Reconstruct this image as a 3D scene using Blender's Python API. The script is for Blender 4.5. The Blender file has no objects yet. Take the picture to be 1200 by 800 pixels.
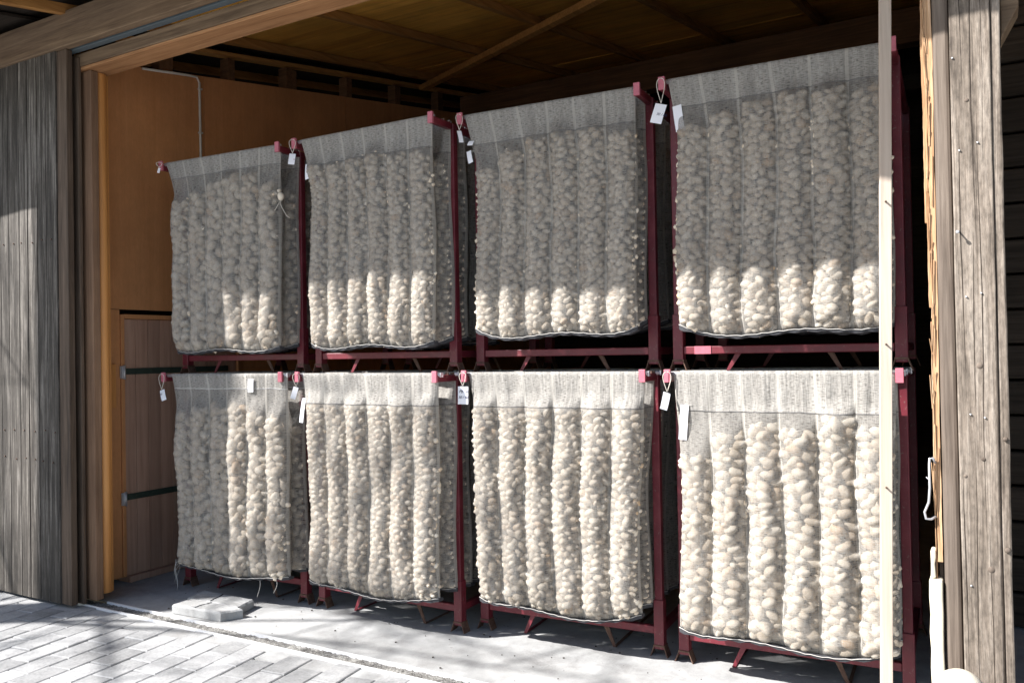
import bpy, bmesh, math, random
import numpy as np
from mathutils import Vector, Matrix
random.seed(7)
RS = np.random.RandomState(11)
S = bpy.context.scene
COL = S.collection
PI = math.pi

# ------------------------------------------------------------------ camera
CAM_R = Vector((0.86627283, 0.49927093, -0.01731844))
CAM_U = Vector((0.02114502, -0.00200857, 0.9997744))
CAM_F = Vector((-0.49912351, 0.8664436, 0.01229707))
cam = bpy.data.cameras.new('camera')
camo = bpy.data.objects.new('camera', cam)
COL.objects.link(camo)
M = Matrix.Identity(4)
for i in range(3):
    M[i][0] = CAM_R[i]; M[i][1] = CAM_U[i]; M[i][2] = -CAM_F[i]
M.translation = Vector((0, -3.3615, 1.62))
camo.matrix_world = M
cam.sensor_width = 36; cam.lens = 29.33
cam.clip_start = 0.05; cam.clip_end = 400
S.camera = camo

# ------------------------------------------------------------------ light
SUN_L = Vector((-1.1, -1.0, 1.25)).normalized()      # towards the sun
W = bpy.data.worlds.new('World'); S.world = W; W.use_nodes = True
nt = W.node_tree
sky = nt.nodes.new('ShaderNodeTexSky'); sky.sky_type = 'NISHITA'; sky.sun_disc = False
sky.sun_elevation = math.asin(SUN_L.z); sky.sun_rotation = math.atan2(SUN_L.x, SUN_L.y)
bg = nt.nodes['Background']; nt.links.new(sky.outputs[0], bg.inputs[0]); bg.inputs[1].default_value = 0.07
sl = bpy.data.lights.new('sun', 'SUN'); sl.energy = 5.0; sl.angle = math.radians(0.5); sl.color = (1, .975, .95)
so = bpy.data.objects.new('sun', sl); COL.objects.link(so)
so.rotation_euler = (-SUN_L).to_track_quat('-Z', 'Y').to_euler(); so.location = (-8, -8, 10)
S.view_settings.view_transform = 'Standard'; S.view_settings.look = 'None'
S.view_settings.exposure = 1.45; S.view_settings.gamma = 1
S.cycles.max_bounces = 12; S.cycles.diffuse_bounces = 6; S.cycles.transparent_max_bounces = 24
S.cycles.use_denoising = True

# ------------------------------------------------------------------ helpers
def tag(o, label=None, cat=None, group=None, kind=None):
    if label: o['label'] = label
    if cat: o['category'] = cat
    if group: o['group'] = group
    if kind: o['kind'] = kind
    return o
def empty(name, loc=(0, 0, 0), rz=0, label=None, cat=None, group=None, parent=None):
    o = bpy.data.objects.new(name, None); COL.objects.link(o)
    o.location = loc; o.rotation_euler = (0, 0, rz); o.empty_display_size = .1
    if parent: o.parent = parent
    return tag(o, label, cat, group)
def link(name, me, mat, parent=None, bevel=0):
    o = bpy.data.objects.new(name, me); COL.objects.link(o)
    if mat is not None and not me.materials: me.materials.append(mat)
    if parent: o.parent = parent
    if bevel:
        m = o.modifiers.new('bevel', 'BEVEL'); m.width = bevel; m.segments = 2; m.limit_method = 'ANGLE'
    return o
def np_mesh(name, V, F, smooth=True, tint=None):
    V = np.asarray(V, np.float32); F = np.asarray(F, np.int32)
    me = bpy.data.meshes.new(name); k = F.shape[1]
    me.vertices.add(len(V)); me.vertices.foreach_set('co', V.ravel())
    me.loops.add(F.size); me.loops.foreach_set('vertex_index', F.ravel())
    me.polygons.add(len(F)); me.polygons.foreach_set('loop_start', np.arange(0, F.size, k, dtype=np.int32))
    me.polygons.foreach_set('loop_total', np.full(len(F), k, np.int32))
    me.polygons.foreach_set('use_smooth', np.full(len(F), smooth, bool))
    me.update(calc_edges=True)
    if tint is not None:
        a = me.attributes.new('tint', 'FLOAT', 'POINT'); a.data.foreach_set('value', np.asarray(tint, np.float32))
    me.validate()
    return me

class MB:
    """collects boxes, tubes and sheets into one mesh; every piece gets a random tint"""
    def __init__(s): s.v = []; s.f = []; s.t = []; s.sm = []
    def add(s, V, F, tint=None, smooth=False):
        b = len(s.v); s.v += [tuple(p) for p in V]; s.f += [tuple(b + i for i in f) for f in F]
        t = random.random() if tint is None else tint
        s.t += [t] * len(V); s.sm += [smooth] * len(F); return s
    def box(s, x0, x1, y0, y1, z0, z1, tint=None, mat=None):
        V = [(x, y, z) for x in (x0, x1) for y in (y0, y1) for z in (z0, z1)]
        if mat is not None: V = [mat @ Vector(p) for p in V]
        return s.add(V, [(0, 1, 3, 2), (4, 6, 7, 5), (0, 4, 5, 1), (2, 3, 7, 6), (0, 2, 6, 4), (1, 5, 7, 3)], tint)
    def bar(s, a, b, w, h, up=(0, 0, 1), tint=None):
        a = Vector(a); b = Vector(b); d = (b - a); L = d.length; d.normalize()
        r = d.cross(Vector(up)).normalized(); u = r.cross(d)
        V = [a + d * l + r * x + u * z for l in (0, L) for x in (-w / 2, w / 2) for z in (-h / 2, h / 2)]
        return s.add(V, [(0, 1, 3, 2), (4, 6, 7, 5), (0, 4, 5, 1), (2, 3, 7, 6), (0, 2, 6, 4), (1, 5, 7, 3)], tint)
    def tube(s, pts, rad, n=8, tint=None, cap=True):
        pts = [Vector(p) for p in pts]; V = []; F = []
        if not hasattr(rad, '__len__'): rad = [rad] * len(pts)
        pr = None
        for i, p in enumerate(pts):
            d = (pts[min(i + 1, len(pts) - 1)] - pts[max(i - 1, 0)]).normalized()
            if pr is None:
                r = d.orthogonal().normalized()
            else:
                r = (pr - d * pr.dot(d)).normalized()
            pr = r; u = d.cross(r)
            for k in range(n):
                a = 2 * PI * k / n; V.append(p + (r * math.cos(a) + u * math.sin(a)) * rad[i])
        for i in range(len(pts) - 1):
            for k in range(n):
                F.append((i * n + k, i * n + (k + 1) % n, (i + 1) * n + (k + 1) % n, (i + 1) * n + k))
        if cap:
            F.append(tuple(range(n))[::-1]); F.append(tuple((len(pts) - 1) * n + k for k in range(n)))
        return s.add(V, F, tint, True)
    def build(s, name, mat, parent=None, bevel=0):
        me = bpy.data.meshes.new(name); me.from_pydata(s.v, [], s.f)
        me.polygons.foreach_set('use_smooth', s.sm)
        a = me.attributes.new('tint', 'FLOAT', 'POINT'); a.data.foreach_set('value', s.t)
        me.update()
        bm = bmesh.new(); bm.from_mesh(me); bmesh.ops.recalc_face_normals(bm, faces=bm.faces); bm.to_mesh(me); bm.free()
        return link(name, me, mat, parent, bevel)

# ------------------------------------------------------------------ materials
def newmat(name, rough=.7, col=(.5, .5, .5), spec=.3, metal=0):
    m = bpy.data.materials.new(name); m.use_nodes = True
    b = m.node_tree.nodes['Principled BSDF']
    b.inputs['Roughness'].default_value = rough; b.inputs['Base Color'].default_value = (*col, 1)
    b.inputs['Specular IOR Level'].default_value = spec; b.inputs['Metallic'].default_value = metal
    return m, m.node_tree, b
def N(nt, typ, **kw):
    n = nt.nodes.new(typ)
    for k, v in kw.items(): setattr(n, k, v)
    return n
def ramp(nt, fac, stops):
    r = N(nt, 'ShaderNodeValToRGB'); e = r.color_ramp.elements
    while len(e) < len(stops): e.new(.5)
    for x, (p, c) in zip(e, stops): x.position = p; x.color = (*c, 1)
    nt.links.new(fac, r.inputs[0]); return r.outputs[0]
def noise(nt, vec, scale, detail=4, rough=.55, dist=0):
    n = N(nt, 'ShaderNodeTexNoise'); n.inputs['Scale'].default_value = scale; n.inputs['Detail'].default_value = detail
    n.inputs['Roughness'].default_value = rough; n.inputs['Distortion'].default_value = dist
    nt.links.new(vec, n.inputs['Vector']); return n.outputs['Fac']
def mapping(nt, scale, src='Object'):
    tc = N(nt, 'ShaderNodeTexCoord'); mp = N(nt, 'ShaderNodeMapping'); mp.inputs['Scale'].default_value = scale
    nt.links.new(tc.outputs[src], mp.inputs[0]); return mp
def mth(nt, op, a, b=None, c=None):
    n = N(nt, 'ShaderNodeMath', operation=op)
    for i, x in enumerate((a, b, c)):
        if x is None: continue
        if isinstance(x, (int, float)): n.inputs[i].default_value = x
        else: nt.links.new(x, n.inputs[i])
    return n.outputs[0]
def mix(nt, fac, a, b, mode='MIX'):
    n = N(nt, 'ShaderNodeMix', data_type='RGBA', blend_type=mode)
    for i, x in ((0, fac), (6, a), (7, b)):
        if isinstance(x, (int, float)): n.inputs[i].default_value = x
        elif isinstance(x, tuple): n.inputs[i].default_value = (*x, 1)
        else: nt.links.new(x, n.inputs[i])
    return n.outputs[2]
def bump(nt, b, h, strength=.3, dist=.01):
    n = N(nt, 'ShaderNodeBump'); n.inputs['Strength'].default_value = strength; n.inputs['Distance'].default_value = dist
    nt.links.new(h, n.inputs['Height']); nt.links.new(n.outputs[0], b.inputs['Normal'])
def wood(name, c0, c1, c2, axis='z', rough=.75, spec=.25, grain=1.0, tintamp=.35, bst=.35, blotch=.35, speck=0):
    m, nt, b = newmat(name, rough, c1, spec)
    k = {'x': (1.2, 28, 28), 'y': (28, 1.2, 28), 'z': (28, 28, 1.2)}[axis]
    at = N(nt, 'ShaderNodeAttribute', attribute_name='tint')
    mp = mapping(nt, k)
    off = N(nt, 'ShaderNodeVectorMath', operation='MULTIPLY_ADD')
    nt.links.new(at.outputs['Fac'], off.inputs[0]); off.inputs[1].default_value = (37, 23, 51); nt.links.new(mp.outputs[0], off.inputs[2])
    g1 = noise(nt, off.outputs[0], 1.1 * grain, 6, .62, .7)
    g2 = noise(nt, off.outputs[0], 5.0 * grain, 3, .6)
    mp2 = mapping(nt, (1, 1, 1)); g3 = noise(nt, mp2.outputs[0], 1.7, 4, .6)
    f = mth(nt, 'ADD', mth(nt, 'MULTIPLY', g1, .75), mth(nt, 'MULTIPLY', g2, .25))
    col = ramp(nt, f, [(.32, c0), (.5, c1), (.68, c2)])
    t = mth(nt, 'MULTIPLY_ADD', at.outputs['Fac'], tintamp, 1 - tintamp / 2)
    t2 = mth(nt, 'MULTIPLY_ADD', g3, blotch * 2, 1 - blotch)
    tt = mth(nt, 'MULTIPLY', t, t2)
    if speck:
        g5 = noise(nt, mapping(nt, (90, 90, 30)).outputs[0], 1, 4, .7)
        tt = mth(nt, 'MULTIPLY', tt, mth(nt, 'MULTIPLY_ADD', g5, speck * 2, 1 - speck))
    v = N(nt, 'ShaderNodeVectorMath', operation='SCALE'); nt.links.new(col, v.inputs[0]); nt.links.new(tt, v.inputs['Scale'])
    nt.links.new(v.outputs[0], b.inputs['Base Color'])
    bump(nt, b, f, bst, .006)
    return m
M_grey = wood('weathered_grey_wood', (.013, .011, .0095), (.052, .045, .038), (.19, .172, .152), 'z', .8, .3, 1.0, .75, .9, .55, .5)
M_post = wood('weathered_post_wood', (.045, .035, .027), (.165, .135, .108), (.28, .24, .20), 'z', .8, .25, 1.3, .1, 1.0, .45, .9)
M_postside = wood('dark_post_side_wood', (.06, .045, .034), (.125, .098, .078), (.20, .162, .13), 'z', .8, .25, 1, .2, .6, .4)
M_brown = wood('old_brown_wood', (.045, .032, .024), (.10, .07, .05), (.155, .112, .082), 'z', .75, .25, 1, .3, .5, .35)
M_header = wood('old_header_wood', (.085, .055, .034), (.15, .102, .064), (.23, .16, .10), 'x', .75, .25, 1, .3, .5, .35)
M_beam = wood('bounce_lit_beam_wood', (.22, .10, .04), (.36, .18, .08), (.46, .25, .12), 'x', .7, .3, 1, .2, .5, .3)  # orange bounce light on the beam underside, put into the wood colour
M_ply = wood('varnished_panel_wood', (.50, .225, .09), (.54, .25, .105), (.58, .275, .12), 'z', .5, .35, .4, .08, .05, .38, .18)
M_jamb = wood('varnished_jamb_wood', (.40, .17, .05), (.56, .25, .075), (.64, .31, .10), 'z', .5, .4, .5, .12, .2, .15)
M_door2 = wood('side_door_wood', (.34, .195, .135), (.43, .26, .185), (.49, .31, .225), 'z', .65, .3, .8, .25, .3, .25)
M_ceil = wood('ceiling_board_wood', (.50, .22, .035), (.76, .39, .075), (.84, .50, .12), 'x', .6, .3, .35, .3, .3, .6)
M_rafter = wood('rafter_wood', (.25, .11, .03), (.4, .19, .055), (.5, .26, .08), 'y', .7, .3, 1, .3, .3, .3)
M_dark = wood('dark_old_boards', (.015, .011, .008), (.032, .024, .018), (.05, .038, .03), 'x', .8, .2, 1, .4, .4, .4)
M_purlin = wood('old_purlin_wood', (.08, .04, .02), (.14, .07, .032), (.2, .10, .05), 'x', .75, .25, 1, .3, .4, .5)
M_jfront = wood('jamb_front_wood', (.13, .075, .045), (.22, .13, .08), (.29, .18, .11), 'z', .7, .25, 1, .2, .4, .35)
M_lath = wood('fresh_lath_wood', (.44, .35, .28), (.54, .45, .37), (.62, .53, .45), 'z', .65, .3, .8, .1, .25, .1)
M_split = wood('split_fresh_wood', (.24, .12, .055), (.44, .27, .15), (.60, .43, .28), 'z', .75, .2, 1.6, .3, .9, .3)

def simple(name, c, rough=.6, spec=.3, metal=0, var=.15, sc=30, bst=.1):
    m, nt, b = newmat(name, rough, c, spec, metal)
    mp = mapping(nt, (1, 1, 1)); n = noise(nt, mp.outputs[0], sc, 5, .6)
    f = mth(nt, 'MULTIPLY_ADD', n, var * 2, 1 - var)
    v = N(nt, 'ShaderNodeVectorMath', operation='SCALE'); v.inputs[0].default_value = c; nt.links.new(f, v.inputs['Scale'])
    nt.links.new(v.outputs[0], b.inputs['Base Color'])
    if bst: bump(nt, b, n, bst, .003)
    return m
M_steel = simple('galvanised_steel', (.62, .62, .64), .35, .5, .6)
M_track = simple('worn_track_steel', (.78, .78, .79), .4, .5, .15, .12)
M_rail = simple('painted_rail', (.09, .115, .13), .5, .4, 0, .2, 12)
M_strap = simple('dark_green_iron', (.035, .05, .038), .55, .4, 0, .3, 25)
M_pvc = simple('white_conduit', (.6, .58, .52), .4, .4, 0, .1)
M_paper = simple('white_tag_paper', (.84, .84, .88), .6, .2, 0, .03)
M_string = simple('pale_string', (.62, .57, .5), .9, .1, 0, .15, 200)
M_ink = simple('dark_ink', (.04, .04, .08), .7, .1, 0, 0)
M_pink = simple('pink_paint_and_sunlit_patch', (.46, .13, .17), .5, .4, 0, .3, 60)  # tip paint; also colours the painted sunlit patch on a rack rail
M_hem = simple('dark_bag_binding', (.055, .055, .06), .85, .15, 0, .45, 60)
M_thread = simple('pale_stitching', (.5, .48, .45), .9, .1, 0, .3, 90)
M_plaster = simple('old_plaster', (.62, .56, .44), .9, .1, 0, .2, 14, .5)
M_stone = simple('pale_guard_stone', (.56, .51, .42), .85, .2, 0, .18, 16, .5)
M_bark = simple('bark', (.10, .08, .06), .9, .1, 0, .4, 8, .8)

# dark red painted steel with chips and dust
m, nt, b = newmat('red_painted_steel', .42, (.15, .018, .028), .45)
mp = mapping(nt, (1, 1, 1)); n1 = noise(nt, mp.outputs[0], 5, 5, .65); n2 = noise(nt, mp.outputs[0], 55, 4, .7)
c = ramp(nt, n1, [(.3, (.10, .012, .02)), (.55, (.15, .018, .028)), (.75, (.20, .04, .05))])
c = mix(nt, ramp(nt, n2, [(.60, (0, 0, 0)), (.68, (.7, .7, .7))]), c, (.19, .13, .115))
nt.links.new(c, b.inputs['Base Color']); nt.links.new(mth(nt, 'MULTIPLY_ADD', n1, .4, .25), b.inputs['Roughness'])
M_red = m
m, nt, b = newmat('rusty_foot_steel', .75, (.1, .05, .03), .3)
mp = mapping(nt, (1, 1, 1)); n1 = noise(nt, mp.outputs[0], 28, 5, .65)
nt.links.new(ramp(nt, n1, [(.35, (.08, .04, .028)), (.6, (.15, .09, .065))]), b.inputs['Base Color']); M_rust = m

# concrete floor
m, nt, b = newmat('concrete', .8, (.4, .4, .4), .25)
mp = mapping(nt, (1, 1, 1))
n1 = noise(nt, mp.outputs[0], 1.3, 6, .6); n2 = noise(nt, mp.outputs[0], 9, 6, .65, .4); n3 = noise(nt, mp.outputs[0], 130, 3, .6)
f = mth(nt, 'ADD', mth(nt, 'MULTIPLY', n1, .5), mth(nt, 'ADD', mth(nt, 'MULTIPLY', n2, .35), mth(nt, 'MULTIPLY', n3, .15)))
c = ramp(nt, f, [(.36, (.22, .215, .21)), (.5, (.34, .34, .335)), (.62, (.43, .43, .425))])
vor = N(nt, 'ShaderNodeTexVoronoi'); vor.inputs['Scale'].default_value = 5.5; nt.links.new(mp.outputs[0], vor.inputs['Vector'])
spot = ramp(nt, vor.outputs['Distance'], [(.0, (1, 1, 1)), (.035, (1, 1, 1)), (.06, (0, 0, 0))])
c = mix(nt, mth(nt, 'MULTIPLY', mth(nt, 'MULTIPLY', spot, n2), .8), c, (.12, .11, .10))
nt.links.new(c, b.inputs['Base Color']); bump(nt, b, f, .35, .006)
M_conc = m
# pavers
m, nt, b = newmat('paving_block', .85, (.4, .4, .4), .2)
at = N(nt, 'ShaderNodeAttribute', attribute_name='tint')
mp = mapping(nt, (1, 1, 1)); n1 = noise(nt, mp.outputs[0], 3, 5, .6); n2 = noise(nt, mp.outputs[0], 60, 5, .7); n3 = noise(nt, mp.outputs[0], 14, 4, .6)
c = ramp(nt, mth(nt, 'ADD', mth(nt, 'MULTIPLY', n1, .4), mth(nt, 'ADD', mth(nt, 'MULTIPLY', n2, .35), mth(nt, 'MULTIPLY', n3, .25))),
         [(.36, (.22, .22, .22)), (.5, (.35, .35, .35)), (.64, (.47, .47, .465))])
v = N(nt, 'ShaderNodeVectorMath', operation='SCALE'); nt.links.new(c, v.inputs[0])
nt.links.new(mth(nt, 'MULTIPLY_ADD', at.outputs['Fac'], .32, .72), v.inputs['Scale'])
nt.links.new(v.outputs[0], b.inputs['Base Color']); bump(nt, b, n2, .5, .004)
M_paver = m
m, nt, b = newmat('joint_sand', .95, (.12, .11, .09), .1)
mp = mapping(nt, (1, 1, 1)); n1 = noise(nt, mp.outputs[0], 5, 5, .6); n2 = noise(nt, mp.outputs[0], 160, 3, .7)
c = ramp(nt, n2, [(.35, (.12, .11, .095)), (.55, (.27, .255, .22)), (.75, (.42, .40, .36))])
c = mix(nt, ramp(nt, n1, [(.58, (0, 0, 0)), (.66, (.8, .8, .8))]), c, (.07, .085, .02))
nt.links.new(c, b.inputs['Base Color']); bump(nt, b, n2, .8, .006)
M_sand = m
m, nt, b = newmat('gravelly_grout', .95, (.3, .29, .27), .1)
mp = mapping(nt, (1, 1, 1)); n2 = noise(nt, mp.outputs[0], 120, 4, .75); n1 = noise(nt, mp.outputs[0], 9, 4, .6)
nt.links.new(ramp(nt, mth(nt, 'ADD', mth(nt, 'MULTIPLY', n2, .6), mth(nt, 'MULTIPLY', n1, .4)), [(.40, (.08, .075, .07)), (.5, (.25, .24, .225)), (.6, (.46, .45, .42))]), b.inputs['Base Color'])
bump(nt, b, n2, 1, .012); M_grout = m

# potatoes
def potato_mat(name, rnd):
    m, nt, b = newmat(name, .6, (.5, .38, .24), .3)
    if rnd: r = N(nt, 'ShaderNodeObjectInfo').outputs['Random']
    else: r = N(nt, 'ShaderNodeAttribute', attribute_name='tint').outputs['Fac']
    mp = mapping(nt, (1, 1, 1)); n = noise(nt, mp.outputs[0], 45, 4, .65)
    c = ramp(nt, r, [(0, (.62, .52, .40)), (.45, (.73, .635, .51)), (.75, (.80, .72, .60)), (.94, (.70, .57, .43)), (1, (.60, .42, .26))])
    c = mix(nt, ramp(nt, n, [(.5, (0, 0, 0)), (.72, (.5, .5, .5))]), c, (.36, .24, .14))
    nt.links.new(c, b.inputs['Base Color']); bump(nt, b, n, .25, .002)
    b.inputs['Subsurface Weight'].default_value = 0
    return m
M_pot1 = potato_mat('potato_skin', True); M_potN = potato_mat('potato_skin_mass', False)

# netting: fine knit, see-through, seams every lobe, dense doubled sleeve on top
def net_mat(name, hem, dense=.92, thin=.57, hemdark=1, tone=1.0):
    m = bpy.data.materials.new(name); m.use_nodes = True; nt = m.node_tree; nt.nodes.clear()
    out = N(nt, 'ShaderNodeOutputMaterial'); uv = N(nt, 'ShaderNodeUVMap', uv_map='UVMap'); sp = N(nt, 'ShaderNodeSeparateXYZ')
    nt.links.new(uv.outputs[0], sp.inputs[0]); U, Vv = sp.outputs[0], sp.outputs[1]
    six = mth(nt, 'MULTIPLY', U, 6); fr = mth(nt, 'ABSOLUTE', mth(nt, 'SUBTRACT', mth(nt, 'FRACT', mth(nt, 'ADD', six, .5)), .5))
    def sm(x, e0, e1):
        n = N(nt, 'ShaderNodeMapRange', interpolation_type='SMOOTHSTEP')
        nt.links.new(x, n.inputs[0]); n.inputs[1].default_value = e0; n.inputs[2].default_value = e1
        return n.outputs[0]
    seam = mth(nt, 'SUBTRACT', 1, sm(fr, .035, .05))
    mp = mapping(nt, (1, 1, 1), 'UV'); wob = noise(nt, mp.outputs[0], 6, 3, .6)
    vv = mth(nt, 'ADD', Vv, mth(nt, 'MULTIPLY', mth(nt, 'SUBTRACT', wob, .5), .02))
    band = mth(nt, 'SUBTRACT', 1, sm(vv, hem, hem + .004))
    dh = mth(nt, 'ABSOLUTE', mth(nt, 'SUBTRACT', vv, hem))
    hl = mth(nt, 'SUBTRACT', 1, sm(dh, .0015, .0045))
    th = mapping(nt, (45, 300, 1), 'UV'); t1 = noise(nt, th.outputs[0], 1, 2, .5)
    tv = mapping(nt, (330, 25, 1), 'UV'); t2 = noise(nt, tv.outputs[0], 1, 2, .5)
    tex = mth(nt, 'ADD', mth(nt, 'MULTIPLY', t1, .68), mth(nt, 'MULTIPLY', t2, .32))
    op = mth(nt, 'MULTIPLY_ADD', band, dense - thin, thin)
    op = mth(nt, 'ADD', op, mth(nt, 'MULTIPLY', seam, .22))
    op = mth(nt, 'ADD', op, mth(nt, 'MULTIPLY', mth(nt, 'SUBTRACT', tex, .5), .6))
    op = mth(nt, 'ADD', op, mth(nt, 'MULTIPLY', hl, .3))
    op = mth(nt, 'MINIMUM', mth(nt, 'MAXIMUM', op, .05), .97)
    fo = noise(nt, mapping(nt, (26, 2.0, 1), 'UV').outputs[0], 1, 3, .6)
    cc = ramp(nt, fo, [(.3, tuple(tone * x for x in (.34, .322, .295))), (.7, tuple(tone * x for x in (.48, .457, .42)))])
    cc = mix(nt, ramp(nt, tex, [(.38, (.75, .75, .75)), (.5, (0, 0, 0))]), cc, (.15, .14, .13))
    cc = mix(nt, mth(nt, 'MULTIPLY', seam, .6), cc, (.52, .49, .44))
    cc = mix(nt, mth(nt, 'MULTIPLY', hl, .6), cc, (.09, .09, .10) if hemdark else (.75, .74, .73))
    d = N(nt, 'ShaderNodeBsdfDiffuse'); nt.links.new(cc, d.inputs[0])
    tl = N(nt, 'ShaderNodeBsdfTranslucent'); nt.links.new(cc, tl.inputs[0])
    ms = N(nt, 'ShaderNodeMixShader'); ms.inputs[0].default_value = .22; nt.links.new(d.outputs[0], ms.inputs[1]); nt.links.new(tl.outputs[0], ms.inputs[2])
    bm_ = N(nt, 'ShaderNodeBump'); bm_.inputs['Strength'].default_value = .6; bm_.inputs['Distance'].default_value = .004
    nt.links.new(mth(nt, 'ADD', tex, mth(nt, 'MULTIPLY', mth(nt, 'MULTIPLY', fo, band), 5)), bm_.inputs['Height'])
    nt.links.new(bm_.outputs[0], d.inputs['Normal'])
    tr = N(nt, 'ShaderNodeBsdfTransparent'); mo = N(nt, 'ShaderNodeMixShader')
    nt.links.new(op, mo.inputs[0]); nt.links.new(tr.outputs[0], mo.inputs[1]); nt.links.new(ms.outputs[0], mo.inputs[2])
    nt.links.new(mo.outputs[0], out.inputs[0])
    return m

# ------------------------------------------------------------------ ground
g = MB(); g.box(-90, 90, -90, 0.004, -.12, -.012, .5); g.build('ground', M_sand); 
tag(bpy.data.objects['ground'], kind='structure')
pv = MB()
bw, bl = .158, .238
def block(cx, cy, w, l, c, s, t, dz=0, tz=(0, 0)):
    h = .004; V = []
    for (ex, z) in ((0, -.03), (0, -.004), (.006, 0)):
        for (a, b_) in ((-1, -1), (1, -1), (1, 1), (-1, 1)):
            x = a * (w / 2 - ex); y = b_ * (l / 2 - ex)
            V.append((cx + x * c - y * s, cy + x * s + y * c, z + dz + (x * tz[0] + y * tz[1] if z > -.02 else 0)))
    F = [(8, 9, 10, 11)]
    for k in range(2):
        for q in range(4):
            F.append((k * 4 + q, k * 4 + (q + 1) % 4, (k + 1) * 4 + (q + 1) % 4, (k + 1) * 4 + q))
    pv.add(V, F, t)
ang = math.radians(6); ca, sa = math.cos(ang), math.sin(ang)
for i in range(-66, 26):
    for j in range(-6, 26):
        lx = (i + .5) * bw; ly = -(j + (.5 if i % 2 else 0) + .5) * bl
        x = lx * ca - ly * sa; y = lx * sa + ly * ca - .05
        if y > -.06 or x < -9.5 or x > 2.5: 
            continue
        block(x, y, bw - .006, bl - .006, ca, sa, random.random(), random.uniform(-.003, .002), (random.uniform(-.02, .02), random.uniform(-.012, .012)))
# bedding strip: small cut blocks next to the rail
for i in range(-60, 20):
    x = (i + .5) * .16
    ex = x * math.tan(ang) if False else 0
    pass
pv.build('paving', M_paver); tag(bpy.data.objects['paving'], kind='structure')
q = MB(); q.box(-9.4, 4.5, -.155, -.0115, -.05, -.005, .5); tag(q.build('track_bedding', M_grout2 if False else M_conc), kind='structure')
# far paving sheet beyond the laid blocks
g = MB(); g.add([(-90, -90, -.004), (90, -90, -.004), (90, -5.6, -.004), (-90, -5.6, -.004)], [(0, 1, 2, 3)], .5)
g.build('yard', M_paver); tag(bpy.data.objects['yard'], kind='structure')

# barn floor, one gridded slab with faint unevenness
nx, ny = 140, 80
xs = np.linspace(-10, 5, nx); ys = np.linspace(.115, 7.2, ny)
Xg, Yg = np.meshgrid(xs, ys); Zg = .002 * np.sin(Xg * 3.1 + Yg) + .002 * np.sin(Xg * 1.3 - Yg * 4)
V = np.stack([Xg.ravel(), Yg.ravel(), Zg.ravel()], 1)
idx = np.arange(nx * ny).reshape(ny, nx)
F = np.stack([idx[:-1, :-1].ravel(), idx[:-1, 1:].ravel(), idx[1:, 1:].ravel(), idx[1:, :-1].ravel()], 1)
o = link('concrete_floor', np_mesh('concrete_floor', V, F, True), M_conc); tag(o, kind='structure')

# door track
tr = empty('floor_track', (0, 0, 0), 0, 'twin steel door track with gritty groove set flush in the ground', 'door track')
t = MB(); t.box(-9, 4.5, -.005, .008, -.02, .008, .5); t.build('track_rail', M_track, tr)
t = MB(); t.box(-5.14, 4.5, .104, .115, -.02, .008, .5); t.build('track_rail', M_track, tr)
gn = 900; gx = np.linspace(-9, 4.5, gn); gy = np.linspace(.0085, .1035, 8)
Xg, Yg = np.meshgrid(gx, gy); Zg = -.012 + RS.rand(8, gn) * .010
V = np.stack([Xg.ravel(), Yg.ravel(), Zg.ravel()], 1); idx = np.arange(gn * 8).reshape(8, gn)
F = np.stack([idx[:-1, :-1].ravel(), idx[:-1, 1:].ravel(), idx[1:, 1:].ravel(), idx[1:, :-1].ravel()], 1)
link('groove_grit', np_mesh('groove_grit', V, F, False), M_grout, tr)

# ------------------------------------------------------------------ barn
SL = .17
def rz(y, z0): return z0 + SL * y
barn = empty('barn', (0, 0, 0), 0, 'open wooden storage barn with varnished side wall and sloping board ceiling', 'barn')
WX = -5.45
# side wall panels (facing +x); sheets with thin joints
sw = MB()
def panel(y0, y1, z0, z1a, z1b, t):
    V = [(WX - .03, y0, z0), (WX, y0, z0), (WX, y1, z0), (WX - .03, y1, z0), (WX - .03, y0, z1a), (WX, y0, z1a), (WX, y1, z1b), (WX - .03, y1, z1b)]
    sw.add(V, [(0, 3, 2, 1), (4, 5, 6, 7), (1, 2, 6, 5), (0, 4, 7, 3), (0, 1, 5, 4), (3, 7, 6, 2)], t)
wt = lambda y: 3.68 + .16 * y
panel(.20, .436, .05, 1.972, 1.972, .5); panel(.20, 1.205, 1.976, wt(.2), wt(1.205), .55)
panel(1.21, 2.9, 1.976, wt(1.21), wt(2.9), .4); panel(1.55, 2.9, .05, 1.972, 1.972, .45)
panel(2.905, 5, .05, wt(2.9), wt(5), .5); panel(5.005, 7.2, .05, wt(5), wt(7.2), .4)
wall = sw.build('side_wall', M_ply, barn)
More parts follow.
